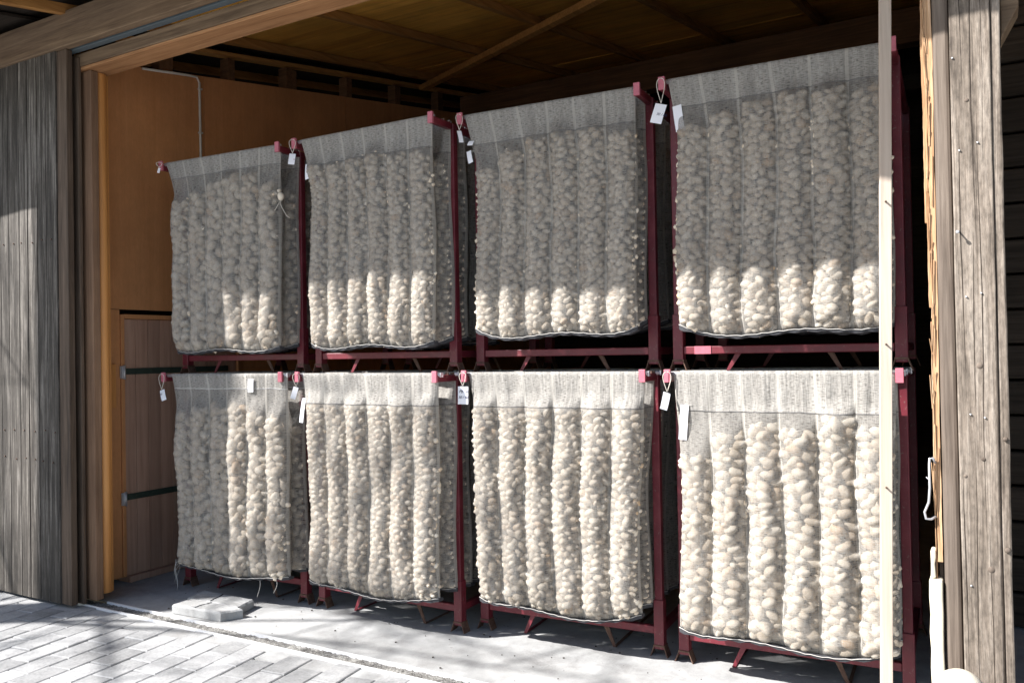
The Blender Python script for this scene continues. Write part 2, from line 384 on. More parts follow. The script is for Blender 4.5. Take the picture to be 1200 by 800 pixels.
# side door
dr = MB(); y = .47
random.seed(3)
for k in range(10):
    w = .104; dr.box(WX - .035, WX - .012 + random.uniform(-.001, .001), y, y + w - .004, .05, 1.905); y += w
dr.box(WX - .05, WX - .036, .47, 1.51, .05, 1.9, .3)
dd = dr.build('side_door', M_door2, barn, .0015); dd['label'] = 'brown plank side door with two long iron strap hinges'
f = MB(); f.box(WX - .04, WX + .012, .438, .467, .05, 1.938); f.box(WX - .04, WX + .012, 1.512, 1.545, .05, 1.938); f.box(WX - .04, WX + .014, .4675, 1.5115, 1.908, 1.94)
f.build('door_frame', M_ply, barn, .002)
for z in (1.525, .615):
    s_ = MB(); s_.box(WX - .0115, WX - .004, .47, 1.42, z - .022, z + .022, .5)
    for yy in (.56, .70, .86, 1.02, 1.2): s_.tube([(WX - .004, yy, z), (WX + .003, yy, z)], .008)
    hs = s_.build('strap_hinge', M_strap, dd, .001)
    s_ = MB(); s_.tube([(WX + .022, .455, z - .055), (WX + .022, .455, z + .045)], .010, 10); s_.box(WX + .013, WX + .02, .425, .468, z - .05, z + .04, .5)
    s_.build('hinge_pin', M_steel, hs)
s_ = MB(); s_.box(WX + .001, WX + .03, .325, .385, 1.27, 1.58, .6); s_.build('door_block', M_jamb, barn, .003)
s_ = MB(); s_.box(WX - .2, WX + .03, .48, 1.55, .004, .048, .3); s_.build('door_sill', M_door2, barn, .004)
# dark space behind the side door
# jamb
j = MB(); j.box(-5.30, -5.14, .03, .085, .03, 3.536, .35); j.build('jamb_post', M_jfront, barn, .006)
j = MB(); j.tube([(-5.182, .126, .06), (-5.182, .126, 1.8), (-5.184, .126, 3.536)], .040, 16, .6); j.box(-5.30, -5.205, .0855, .165, .05, 3.535, .5); j.box(WX-.03, -5.20, .167, .198, .05, 3.6, .5)
j.build('jamb_inner_board', M_jamb, barn, .003)
# header
h = MB(); h.box(-5.45, 4.5, 0, .177, 3.560, 3.646, .5); h.build('header_beam', M_header, barn, .006)
h = MB(); h.box(-5.45, 4.5, .004, .175, 3.538, 3.558, .5); h.build('bounce_lit_underside', M_beam, barn, .003)  # beam underside kept apart; its bounce light is painted as orange wood
h = MB(); h.box(-9, 4.5, -.05, -.005, 3.650, 3.704, .5); h.box(-9, 4.5, -.06, .0, 3.700, 3.712, .5); h.build('door_rail', M_rail, barn, .002)
h = MB(); x = -9.2
for L in (3.1, 4.6, 5.8): h.box(x, x + L - .004, -.12, -.062, 3.655 if x < -5.5 else 3.705, 3.885); x += L
h.build('track_cover_board', M_header, barn, .006)
# facade wall left of the opening, behind the sliding door
h = MB(); x = -9.4
while x < -5.45: h.box(x, x + .146, .02, .05, .03, 3.9); x += .15
h.build('facade_wall', M_grey, barn)
# roof
r = MB()
def slab(x0, x1, ya0, ya1, yb, z0, th, t=None, mb=None):
    (mb or r).add([(x0, ya0, rz(ya0, z0)), (x1, ya1, rz(ya1, z0)), (x1, yb, rz(yb, z0)), (x0, yb, rz(yb, z0)),
           (x0, ya0, rz(ya0, z0 + th)), (x1, ya1, rz(ya1, z0 + th)), (x1, yb, rz(yb, z0 + th)), (x0, yb, rz(yb, z0 + th))],
          [(0, 3, 2, 1), (4, 5, 6, 7), (0, 1, 5, 4), (1, 2, 6, 5), (2, 3, 7, 6), (3, 0, 4, 7)], t)
eave = lambda x: -.70 + .038 * x if x < -1.75 else -.90
for (x0, x1) in ((-10.2, -1.75), (-1.748, 5.2)):
    e0 = eave(x0); e1 = eave(x1 - .01)
    r = MB(); slab(x0, x1, e0, e1, 7.5, 3.99, .05, .4); r.build('roof', M_dark, barn)
    rr = MB()
    rr.add([(x0, e0 - .03, rz(e0, 3.9)), (x1, e1 - .03, rz(e1, 3.9)), (x1, e1, rz(e1, 3.9)), (x0, e0, rz(e0, 3.9)),
            (x0, e0 - .03, rz(e0, 4.06)), (x1, e1 - .03, rz(e1, 4.06)), (x1, e1, rz(e1, 4.06)), (x0, e0, rz(e0, 4.06))],
           [(0, 3, 2, 1), (4, 5, 6, 7), (0, 1, 5, 4), (1, 2, 6, 5), (2, 3, 7, 6), (3, 0, 4, 7)], .3)
    rr.build('fascia_board', M_header, barn)
# ceiling boards, laid between rafters
r = MB(); RX = [-6.15, -5.2, -4.2, -3.28, -2.35, -1.4, -.45, .5, 1.45]
edges = [WX] + RX[2:] + [2.4, 4.4]
for k in range(len(edges) - 1):
    yb = .18
    for q, yn in enumerate((1.3, 2.5, 3.7, 4.9, 6.1, 7.2)):
        slab(edges[k] + .003, edges[k + 1] - .003, yb + .003, yb + .003, yn - .003, 3.952 + random.uniform(0, .006), .02); yb = yn
r.build('ceiling', M_ceil, barn)
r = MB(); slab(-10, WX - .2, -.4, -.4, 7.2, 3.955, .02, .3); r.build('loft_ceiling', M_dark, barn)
for x in RX:
    r = MB(); slab(x - .028, x + .028, eave(x) + .03, eave(x) + .03, 7.2, 3.885, .066); r.build('rafter', M_rafter, barn, .003)
r = MB(); slab(WX - .06, WX + .04, .18, .18, 7.2, 3.855, .03); r.build('wall_plate', M_rafter, barn, .003)
for yy, w in ((.80, .12), (1.46, .07), (2.12, .13), (2.93, .08), (3.7, .1), (4.5, .1)):
    r = MB(); V = []
    r.box(WX - .1, WX - .002, yy, yy + w, wt(yy) - .02, rz(yy, 3.85)); r.build('stub_post', M_purlin, barn, .002)
# diagonal brace under the ceiling
r = MB(); pa = Vector((-2.3, 2.24, rz(2.24, 3.845))); pb = Vector((-5.4, 4.13, rz(4.13, 3.845)))
r.bar(pa, pb, .075, .055); r.build('roof_brace', M_rafter, barn, .003)
r = MB(); r.box(WX, 4.4, 4.95, 5.12, 4.35, 4.66, .5); r.build('purlin', M_purlin, barn, .006)
r = MB(); r.box(WX, 4.4, 5.6, 5.72, 4.10, 4.25, .5); r.build('tie_beam', M_dark, barn, .006)
# dark boards all round
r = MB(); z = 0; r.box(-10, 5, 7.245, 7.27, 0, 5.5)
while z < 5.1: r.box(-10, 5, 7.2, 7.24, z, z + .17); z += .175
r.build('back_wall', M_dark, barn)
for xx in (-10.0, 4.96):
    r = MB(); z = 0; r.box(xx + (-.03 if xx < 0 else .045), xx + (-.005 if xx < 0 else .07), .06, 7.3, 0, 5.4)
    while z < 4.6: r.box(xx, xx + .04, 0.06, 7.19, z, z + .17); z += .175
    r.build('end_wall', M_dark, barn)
# dim log wall in the bay right of the post
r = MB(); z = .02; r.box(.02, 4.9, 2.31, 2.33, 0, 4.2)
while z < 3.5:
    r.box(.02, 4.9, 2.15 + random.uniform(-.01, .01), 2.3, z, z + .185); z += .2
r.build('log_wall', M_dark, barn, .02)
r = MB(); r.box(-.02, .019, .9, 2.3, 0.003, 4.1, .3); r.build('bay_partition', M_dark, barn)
# small corbel block at the post head, right side
r = MB(); r.add([(.046, -.06, 2.66), (.046, .06, 2.66), (.046, .06, 3.53), (.046, -.06, 3.53), (.10, -.06, 2.76), (.10, .06, 2.76), (.10, .06, 3.53), (.10, -.06, 3.53)],
      [(0, 1, 2, 3), (4, 7, 6, 5), (0, 4, 5, 1), (3, 2, 6, 7), (0, 3, 7, 4), (1, 5, 6, 2)], .5)
r.build('corbel', M_header, barn, .004)

# conduit on the side wall
cd = MB(); cd.tube([(WX + .012, .64, wt(.64) - .01), (WX + .012, 1.05, wt(1.05) - .012), (WX + .012, 1.13, wt(1.15) - .02), (WX + .012, 1.155, wt(1.15) - .06), (WX + .012, 1.16, 3.2), (WX + .012, 1.16, 1.99)], .0095, 10)
for z in (3.75, 3.4, 3.0, 2.6): cd.box(WX + .001, WX + .024, 1.145, 1.175, z, z + .012, .5)
tag(cd.build('conduit', M_pvc), 'pale electrical conduit running down the varnished side wall', 'conduit')

# ------------------------------------------------------------------ sliding door
sd = empty('sliding_door', (-5.225, -.08, 0), 0, 'weathered grey vertical plank sliding door pushed open to the left', 'sliding door')
p = MB(); x = -9.1 + 5.5
random.seed(5)
xs_ = []
x = -.098
while x > -3.5:
    w = random.choice((.10, .112, .12, .13)); p.box(x - w + .0065, x, -.022 + random.uniform(-.004, .003), .0, .022, 3.655); x -= w
p.build('planks', M_grey, sd, .002)
p = MB(); p.box(-.097, .012, -.012, .03, .02, 3.652, .3); p.build('edge_stile', M_brown, sd, .004)
p = MB(); p.box(-.11, .02, .062, .088, .012, 3.62, .6); p.build('end_batten', M_brown, sd, .006)
p = MB()
for z in (.5, 1.9, 3.2): p.box(-3.4, .0, .001, .03, z, z + .12)
p.build('rear_ledge', M_brown, sd)
p = MB()
for i in range(46):
    z = (2.42, 1.15, .95)[i % 3] + random.uniform(-.012, .012); xx = -.14 - (i // 3) * .115 + random.uniform(-.02, .02)
    p.tube([(xx, -.0285, z), (xx, -.022, z)], .0045, 6)
p.build('nail_heads', M_rust, sd)

# ------------------------------------------------------------------ racks
RK = [(-4.981792, .648075, .056418), (-3.769389, .704457, -.006506), (-2.607667, .813551, .045389), (-1.416182, .844631, .035915)]
RW = 1.0516; RA = .22; RD = .95
names4 = ['farthest left', 'second from left', 'third from left', 'nearest, rightmost']
def make_rack(level):
    """local frame: x along the front, y into the barn, z=0 at the stack base"""
    root = empty('stacking_rack')
    zb = .1375 if level == 0 else .112; zr = 1.5087 if level == 0 else 1.4715
    for (x, y) in ((0, 0), (RW, 0), (0, RD), (RW, RD)):
        q = MB(); q.box(x - .021, x + .021, y - .021, y + .021, .04, zr - .014, .5)
        q.box(x - .027, x + .027, y - .027, y + .027, .041, .30, .5)
        po = q.build('post', M_red, root, .004)
        q = MB()
        for sx in (-1, 1):
            q.add([(x + sx * .022, y - .032, .062), (x + sx * .027, y - .032, .062), (x + sx * .027, y + .032, .062), (x + sx * .022, y + .032, .062),
                   (x + sx * .044, y - .032, .002), (x + sx * .050, y - .032, .002), (x + sx * .050, y + .032, .002), (x + sx * .044, y + .032, .002)],
                  [(0, 1, 2, 3), (4, 7, 6, 5), (0, 4, 5, 1), (3, 2, 6, 7), (0, 3, 7, 4), (1, 5, 6, 2)], .5)
        q.box(x - .03, x + .03, y - .032, y + .032, .056, .064, .5)
        q.build('foot', M_rust, po, .0015)
    for y in (0, RD):
        q = MB(); q.box(.028, RW - .028, y - .018, y + .018, zb - .02, zb + .02, .5); q.build('bottom_rail', M_red, root, .004)
        q = MB(); q.box(.028, RW - .028, y - .014, y + .014, zr - .09, zr - .055, .5)
        if y: q.build('top_rail', M_red, root, .004)
    for x in (0, RW):
        q = MB(); q.box(x - .017, x + .017, .028, RD - .028, zb - .02, zb + .02, .5); q.build('side_rail', M_red, root, .004)
        q = MB(); q.box(x - .016, x + .016, -RA + .012, RD + .02, zr - .052, zr - .0145, .5); arm = q.build('hanging_arm', M_red, root, .003)
        q = MB(); q.box(x - .0165, x + .0165, -RA - .004, -RA + .0115, zr - .055, zr + .010, .5)
        q.build('arm_tip', M_pink, arm, .002)
        for yy in (-.10, -.045, .10):
            q = MB(); q.box(x - .012, x + .012, yy, yy + .010, zr - .0142, zr - .002, .5)
            q.build('arm_peg', M_rust, arm, .001)
    for x, dx in ((.30, -.055), (.74, .05)):     # fork guides: slanting flats under the bottom rail
        q = MB(); w = .015
        for yy in (.01, RD - .03):
            q.add([(x - w, yy, zb - .019), (x + w, yy, zb - .019), (x + w, yy + .006, zb - .019), (x - w, yy + .006, zb - .019),
                   (x + dx - w * .6, yy, .004), (x + dx + w * .6, yy, .004), (x + dx + w * .6, yy + .006, .004), (x + dx - w * .6, yy + .006, .004)],
                  [(0, 1, 2, 3), (4, 7, 6, 5), (0, 4, 5, 1), (3, 2, 6, 7), (0, 3, 7, 4), (1, 5, 6, 2)], .5)
        q.box(x + dx - w * .5, x + dx + w * .5, .017, RD - .031, .003, .008, .5)
        q.build('fork_guide', M_rust if dx > 0 else M_red, root)
    return root
def copy_tree(o, parent=None):
    c = o.copy(); COL.objects.link(c)
    if parent: c.parent = parent
    for ch in list(o.children): copy_tree(ch, c)
    return c
pos_words = ['at the far left beside the plank side door', 'second from the left', 'third from the left', 'at the right behind the pale lath']
for level in (0, 1):
    proto = make_rack(level)
    for k, (x, y, t) in enumerate(RK):
        o = proto if k == 0 else copy_tree(proto)
        o.location = (x, y, 0 if level == 0 else 1.4995); o.rotation_euler = (0, 0, t)
        tag(o, '%s dark red steel stacking rack, %s' % (('lower', 'upper')[level], pos_words[k]), 'rack', 'red steel racks stacked two high')
# sunlit patch on the upper right rack rail, painted as a pink plate
q = MB(); q.box(.085, .17, -.0215, -.0185, .112 - .0195, .112 + .0205, .5)
# find it: child of the right upper rack
rk = [o for o in COL.objects if o.get('label', '').startswith('upper') and 'right' in o.get('label', '')][0]
q.build('sunlit_patch', M_pink, rk)

# ------------------------------------------------------------------ potatoes and net bags
def ico(sub):
    bm = bmesh.new(); bmesh.ops.create_icosphere(bm, subdivisions=sub, radius=1)
    V = np.array([v.co[:] for v in bm.verts]); F = np.array([[v.index for v in f.verts] for f in bm.faces]); bm.free(); return V, F
def lumpy(V, seed, amp=.09):
    r = np.random.RandomState(seed); k = r.randn(3, 3) * 1.3; ph = r.rand(3) * 6.28
    n = sum(np.sin(V @ k[i] + ph[i]) for i in range(3)) / 3
    return V * (1 + amp * n)[:, None]
I2V, I2F = ico(2); I3V, I3F = ico(3); I1V, I1F = ico(1)
VAR2 = [lumpy(I2V, s) for s in range(8)]
NL = 6
class Bag:
    pass
def seams(seed):
    r = np.random.RandomState(seed); ph = r.rand(8, 2) * 6.28; am = r.uniform(.0015, .0045, 8)
    return ph, am
def make_profile(B):
    ph, am = seams(B.seed)
    def sp(s, z):                    # straight seam coordinate -> wobbly one
        w = 0
        for i in range(3): w = w + am[i] * np.sin(z * (5 + 4 * i) + ph[i, 0] + s * (9 + 5 * i))
        return s + w * np.sin(np.pi * np.clip(s, 0, 1))
    def xl(t):   # t = 0 at rod .. 1 at the bottom
        return B.xl0 + (B.xl1 - B.xl0) * np.clip(t / .22, 0, 1) ** .8 + .012 * np.sin(t * 6 + ph[3, 0]) * np.clip(t * 3, 0, 1)
    def xr(t):
        return B.xr0 + (B.xr1 - B.xr0) * np.clip(t / .5, 0, 1) + .008 * np.sin(t * 7 + ph[3, 1]) * np.clip(t * 3, 0, 1)
    B.xl, B.xr, B.sp = xl, xr, sp
    L = B.zt - B.zb
    rr = np.random.RandomState(B.seed + 5); fa = rr.uniform(.85, 1.12, NL)
    def depth(s, t):
        w = sp(s, t * L); k = np.clip((w * NL).astype(int), 0, NL - 1); fr = w * NL - k
        lobe = np.clip(np.sin(np.pi * np.clip(fr, 0, 1)), 0, 1) ** .48
        wav = 1 + .13 * np.sin(t * 11 + ph[k, 0]) + .09 * np.sin(t * 23 + ph[k, 1])
        full = .008 + .074 * lobe * fa[k] * wav
        fill = np.array(B.fill)[k] / L
        e = np.clip((t - fill * .55) / (fill * .45 + .03), 0, 1); e = e * e * (3 - 2 * e)
        eb = np.clip((1 - t) / .055, 0, 1) ** .5
        ed = np.clip(np.minimum(s, 1 - s) / .03, 0, 1) ** .5
        fl = (.0125 + .004 * np.clip(t * 6, 0, 1)) * np.clip(t / .010 + .02, 0, 1) ** .5 + (.0035 * np.sin(w * 43 + ph[0, 0]) + .003 * np.sin(w * 71 + ph[1, 0] + t * 5) + .003 * np.sin(w * 19 + ph[2, 0])) * np.clip(t * 9, 0, 1)
        return (fl * (1 - e) + full * e * eb) * ed
    B.depth = depth
def zbot(B, s):      # the bottom outline: sagging middle, corners lifted
    c = np.clip(np.abs(s - .5) * 2, 0, 1)
    return B.zb + B.lift * c ** 5 + .012 * np.sin(s * 9 + B.seed)
def pack(B, lobes, layers=2):
    L = B.zt - B.zb; r = np.random.RandomState(B.seed + 77); out = []
    for k in lobes:
        fill = B.fill[k]
        P = np.zeros((0, 4))
        cand = 6000
        aa = B.ps * np.sort(np.concatenate([r.uniform(.019, .034, cand // 2), r.uniform(.015, .022, cand // 2)]))[::-1]
        fr_ = r.rand(cand); zz = r.uniform(0, 1, cand)
        top = fill + .0; H = L - top - .012
        th = r.normal(0, .6, cand)
        circ = []
        for i in range(cand):
            a = aa[i]; b_ = max(a * r.uniform(.54, .76), .0125 * B.ps)
            zc = B.zt - top - zz[i] * H
            t = (B.zt - zc) / L
            x0, x1 = B.xl(t), B.xr(t); wd = (x1 - x0) / NL
            ex = math.hypot(a * math.cos(th[i]), b_ * math.sin(th[i]))
            m0 = ex * (1.02 if k == 0 else .78); m1 = ex * (1.02 if k == NL - 1 else .78)
            if m0 + m1 > wd: continue
            s = (k + (m0 + fr_[i] * (wd - m0 - m1)) / wd) / NL
            x = x0 + s * (x1 - x0)
            if zc - b_ < zbot(B, np.array([s]))[0] + .006: continue
            # lumpy top line of the fill
            if zc > B.zt - top - .03 * math.sin(fr_[i] * 9 + k) - .01 + b_: continue
            ct, st = math.cos(th[i]), math.sin(th[i]); e = a - b_
            cs = [(x - e * ct, zc - e * st, b_), (x, zc, b_), (x + e * ct, zc + e * st, b_)]
            if len(circ):
                C = np.array(circ); ok = True
                for q in cs:
                    d = np.hypot(C[:, 0] - q[0], C[:, 1] - q[1])
                    if (d < (C[:, 2] + q[2]) * .83).any(): ok = False; break
                if not ok: continue
            circ += cs
            out.append((x, zc, s, t, a, b_, th[i], k))
    return out
def net_mesh(B, pots, nu, nz):
    L = B.zt - B.zb
    S_, T_ = np.meshgrid(np.linspace(0, 1, nu), np.linspace(0, 1, nz))
    X0 = B.xl(T_) + S_ * (B.xr(T_) - B.xl(T_)); ZB = zbot(B, S_)
    Z0 = B.zt - T_ * (B.zt - ZB)
    # depth evaluated in true t
    D = B.depth(S_, np.clip((B.zt - Z0) / L * (B.zt - B.zb) / (B.zt - ZB + 1e-6), 0, 1))
    Hh = D.copy()
    if pots:
        P = np.full_like(D, -1.0)
        dx = 1.0 / (nu - 1); dz = L / (nz - 1)
        for (x, z, s, t, a, b_, th, k, yc) in pots:
            i0 = int((B.zt - z) / dz); j0 = int(s / dx); ri = int(a / dz) + 3; rj = int(a / ((B.xr0 - B.xl0) * dx)) + 4
            sl_ = (slice(max(i0 - ri, 0), i0 + ri), slice(max(j0 - rj, 0), j0 + rj))
            ux = X0[sl_] - x; uz = Z0[sl_] - z
            p1 = (ux * math.cos(th) + uz * math.sin(th)) / a; p2 = (-ux * math.sin(th) + uz * math.cos(th)) / b_
            e = 1 - p1 * p1 - p2 * p2
            hgt = np.where(e > 0, -yc + b_ * np.sqrt(np.maximum(e, 0)), -1)
            P[sl_] = np.maximum(P[sl_], hgt)
        base = np.maximum(D - .005 * (P.max() > 0) * np.clip((D - .02) / .02, 0, 1), .003)
        Hh = np.maximum(base, P)
        for _ in range(2):
            G = Hh.copy()
            G[1:-1, 1:-1] = (Hh[1:-1, 1:-1] * 2 + Hh[:-2, 1:-1] + Hh[2:, 1:-1] + Hh[1:-1, :-2] + Hh[1:-1, 2:]) / 6
            Hh = np.maximum(G, P)
        Hh += .002
        Hh[:, 0] = Hh[:, -1] = .001
    YF = B.v - Hh
    # back side, coarse lobes only
    nb = max(nu // 4, 12)
    Sb, Tb = np.meshgrid(np.linspace(1, 0, nb), np.linspace(0, 1, nz))
    Xb = B.xl(Tb) + Sb * (B.xr(Tb) - B.xl(Tb)); ZBb = zbot(B, Sb); Zb = B.zt - Tb * (B.zt - ZBb)
    Yb = B.v + B.depth(Sb, np.clip(Tb, 0, 1)) * .9 + .001
    X = np.concatenate([X0, Xb], 1); Y = np.concatenate([YF, Yb], 1); Z = np.concatenate([Z0, Zb], 1)
    Us = np.concatenate([B.sp(S_, T_ * L), Sb], 1); Vs = np.concatenate([B.zt - Z0, B.zt - Zb], 1)
    n = nu + nb; idx = np.arange(n * nz).reshape(nz, n)
    V = np.stack([X.ravel(), Y.ravel(), Z.ravel()], 1)
    F = np.stack([idx[:-1, :-1].ravel(), idx[1:, :-1].ravel(), idx[1:, 1:].ravel(), idx[:-1, 1:].ravel()], 1)
    me = np_mesh('net', V, F, True)
    uvl = me.uv_layers.new(name='UVMap'); li = np.empty(len(me.loops), np.int32); me.loops.foreach_get('vertex_index', li)
    uv = np.stack([Us.ravel(), Vs.ravel()], 1)[li]; uvl.data.foreach_set('uv', uv.astype(np.float32).ravel())
    return me
MASS_V, MASS_F, MASS_T = [], [], []
mass_n = 0
def add_mass(P3, a, b_, th, W_, seed, lod=2):
    """P3 centre in bag coordinates; W_ = 4x4 world matrix as numpy"""
    global mass_n
    V0 = VAR2[seed % 8] if lod == 2 else I1V
    V = V0 * np.array([a, b_, b_])
    c, s = math.cos(th), math.sin(th)
    V = np.stack([V[:, 0] * c - V[:, 2] * s + P3[0], V[:, 1] + P3[1], V[:, 0] * s + V[:, 2] * c + P3[2]], 1)
    V = V @ W_[:3, :3].T + W_[:3, 3]
    Fq = I2F if lod == 2 else I1F
    MASS_V.append(V); MASS_F.append(Fq + mass_n); mass_n += len(V); MASS_T.append(np.full(len(V), RS.rand()))
INDIV = []
# per bag: xl0,xl1,xr0,xr1, zb, lift, hem, fill per lobe, potato scale, dark hem
UP = [
 dict(x=(.017, .115, 1.062, 1.045), zb=1.655, lift=.02, hem=.125, fill=[.30, .25, .20, .17, .19, .26], ps=1.2, hd=1),
 dict(x=(.029, .12, 1.046, 1.05), zb=1.66, lift=.03, hem=.185, fill=[.19, .20, .19, .17, .20, .21], ps=.8, hd=1),
 dict(x=(.012, .085, 1.036, 1.03), zb=1.70, lift=.045, hem=.185, fill=[.34, .26, .205, .185, .19, .24], ps=.8, hd=1),
 dict(x=(.022, .06, 1.03, 1.03), zb=1.685, lift=.04, hem=.155, fill=[.27, .23, .195, .18, .18, .20], ps=.86, hd=1)]
LO = [
 dict(x=(.05, .115, 1.09, 1.09), zb=.185, lift=.03, hem=.10, fill=[.28, .24, .21, .22, .27, .30], ps=1.2, hd=0),
 dict(x=(.010, .075, 1.06, 1.05), zb=.20, lift=.03, hem=.185, fill=[.18, .19, .18, .19, .18, .19], ps=.82, hd=1),
 dict(x=(.012, .06, 1.06, 1.02), zb=.215, lift=.04, hem=.19, fill=[.185, .19, .19, .19, .185, .20], ps=.84, hd=1),
 dict(x=(.023, .045, 1.035, 1.03), zb=.215, lift=.035, hem=.195, fill=[.42, .31, .26, .28, .215, .27], ps=1.05, hd=1)]
bag_words = {
 (0, 0): 'lower far left, with white stitched hem band',
 (1, 0): 'lower row, second from the left',
 (2, 0): 'lower row, beside the card with handwriting',
 (3, 0): 'lower row, behind the pale lath',
 (0, 1): 'upper far left, sun patch at its lower right',
 (1, 1): 'upper row, second from the left',
 (2, 1): 'upper row, third from the left',
 (3, 1): 'upper row, behind the pale lath'}
ZR = (1.5087, 2.9712)
netmats = {}
def binding(B, root):
    q = MB(); n = 40; pts = []
    V = []; F = []
    for i in range(n + 1):
        s = i / n; x = B.xl(1.0) + s * (B.xr(1.0) - B.xl(1.0)); z = float(zbot(B, np.array([s]))[0])
        h = .013 + .012 * (abs(s - .5) * 2) ** 8 + .004 * math.sin(i * 1.7); out = .022 + .05 * math.sin(PI * min(max(s, .0), 1)) ** .5
        y0 = B.v - out * .55
        V += [(x, y0 - .004, z + .008), (x, y0 - .001, z - h + .006), (x, B.v + .03, z - h + .004), (x, B.v + .03, z + .0)]
    for i in range(n):
        for k in range(4):
            F.append((i * 4 + k, i * 4 + (k + 1) % 4, i * 4 + 4 + (k + 1) % 4, i * 4 + 4 + k))
    F.append((0, 3, 2, 1)); F.append(tuple(n * 4 + k for k in range(4)))
    q.add(V, F, .5, False); hemo = q.build('bottom_binding', M_hem, root)
    q = MB(); q.tube([(V[i * 4][0], V[i * 4][1] - .002, V[i * 4][2] - .003 + .002 * math.sin(i * 2.3)) for i in range(n + 1)], .0018, 5)
    q.build('stitch_line', M_thread, hemo)
def pole(B, root, ext=.03):
    q = MB(); q.tube([(-.024, B.v, B.zt - .012), (RW + ext, B.v, B.zt - .012)], .0115, 12)
    q.box(RW + ext - .004, RW + ext + .002, B.v - .013, B.v + .013, B.zt - .025, B.zt + .001, .5)
    q.build('hanging_pole', M_steel, root)
for k in range(4):
    rx, ry, rt = RK[k]
    Wm = np.array(Matrix.Translation((rx, ry, 0)) @ Matrix.Rotation(rt, 4, 'Z'))
    for lv in (0, 1):
        cfg = (LO, UP)[lv][k]
        for dpt in range(5):
            B = Bag(); B.seed = 100 * k + 10 * lv + dpt; B.v = -.19 + .165 * dpt; B.zt = ZR[lv]
            jx = 0 if dpt == 0 else random.uniform(-.012, .012)
            B.xl0, B.xl1, B.xr0, B.xr1 = [v_ + jx for v_ in cfg['x']]
            B.zb = cfg['zb'] + (0 if dpt == 0 else random.uniform(0, .03)); B.lift = cfg['lift']; B.ps = cfg['ps']
            B.fill = list(cfg['fill']) if dpt == 0 else [f_ * random.uniform(.8, 1.2) for f_ in cfg['fill']]
            make_profile(B)
            key = (cfg['hem'], cfg['hd'], k == 0 and lv == 0)
            if key not in netmats:
                netmats[key] = net_mat('netting_%s' % ('pale' if not cfg['hd'] else 'beige'), cfg['hem'], hemdark=cfg['hd'], dense=.8 if not cfg['hd'] else .9)
            word = bag_words[(k, lv)]
            depthw = ['', 'second', 'third', 'fourth', 'rearmost'][dpt]
            root = empty('net_bag', (rx, ry, 0), rt, ('net bag of pale seed potatoes, ' + word) if dpt == 0 else
                         ('shaded net bag hanging ' + depthw + ' from the front in the ' + ('lower ' if lv == 0 else 'upper ') + ['far left', 'second', 'third', 'right'][k] + ' rack'),
                         'net bag', 'net bags of seed potatoes hanging in the racks')
            lobes = range(NL) if dpt == 0 else ([4, 5] if dpt == 1 else ([5] if dpt == 2 else []))
            pots = pack(B, lobes) if len(lobes) else []
            full = []
            for (x, z, s, t, a, b_, th, kk) in pots:
                Lb = B.zt - B.zb; wd_ = float(B.xr(t) - B.xl(t)); fit = 9
                for (pa_, pb_) in ((0, 0), (.75, 0), (-.75, 0), (0, .75), (0, -.75), (.5, .5), (-.5, .5), (.5, -.5), (-.5, -.5)):
                    dx_ = pa_ * a * math.cos(th) - pb_ * b_ * math.sin(th); dz_ = pa_ * a * math.sin(th) + pb_ * b_ * math.cos(th)
                    ss = min(max(s + dx_ / wd_, .015), .985); tt_ = min(max(t - dz_ / Lb, 0), .985)
                    fit = min(fit, float(B.depth(np.array([ss]), np.array([tt_]))[0]) - b_ * math.sqrt(max(1 - pa_ ** 2 - pb_ ** 2, 0)))
                fit = max(fit, float(B.depth(np.array([s]), np.array([t]))[0]) - b_ - .011)
                yc = -fit + (.002 if dpt == 0 else .004)         # fronts just touch the net
                full.append((x, z, s, t, a, b_, th, kk, yc))
            nu, nz = (200, 240) if dpt == 0 else ((150, 190) if dpt < 3 else (60, 60))
            me = net_mesh(B, [(x, z, s, t, a, b_, th, kk, yc) for (x, z, s, t, a, b_, th, kk, yc) in full] if dpt < 3 else [], nu, nz)
            link('net', me, netmats[key], root)
            binding(B, root); pole(B, root, random.uniform(.02, .045) if lv == 0 else random.uniform(-.005, .008))
            for i, (x, z, s, t, a, b_, th, kk, yc) in enumerate(full):
                if k == 3 and lv == 0 and dpt == 0:
                    INDIV.append((x, B.v + yc, z, a, b_, th, Wm, s))
                else:
                    add_mass((x, B.v + yc, z), a, b_, th, Wm, i)
                if dpt == 0:             # second layer filling the gaps behind
                    add_mass((x + .016 * math.sin(i * 2.1), B.v + yc + .015, z + .018 * math.cos(i * 1.7)), a * 1.05, b_ * 1.02, th + 1.1, Wm, i, 1)
# potatoes of the lower right bag: individuals, nearest the lath first
INDIV.sort(key=lambda q: -q[7])
base_me = []
for s in range(8):
    me = np_mesh('potato', lumpy(I3V, s) * 1.0, I3F, True); me.materials.append(M_pot1); base_me.append(me)
for i, (x, y, z, a, b_, th, Wm, s) in enumerate(INDIV):
    if i < 290:
        o = bpy.data.objects.new('potato', base_me[i % 8]); COL.objects.link(o)
        o.matrix_world = Matrix(Wm.tolist()) @ Matrix.Translation((x, y, z)) @ Matrix.Rotation(-th, 4, 'Y') @ Matrix.Diagonal((a, b_, b_, 1))
        tag(o, 'pale seed potato pressed against the net of the lower right bag', 'potato', 'seed potatoes in the lower right bag')
    else:
        add_mass((x, y, z), a, b_, th, Wm, i)
me = np_mesh('potatoes', np.concatenate(MASS_V), np.concatenate(MASS_F), True, np.concatenate(MASS_T))
tag(link('potatoes', me, M_potN), 'pale seed potatoes filling all the other net bags', 'potatoes', kind='stuff')
print('potatoes', len(INDIV), len(MASS_V))

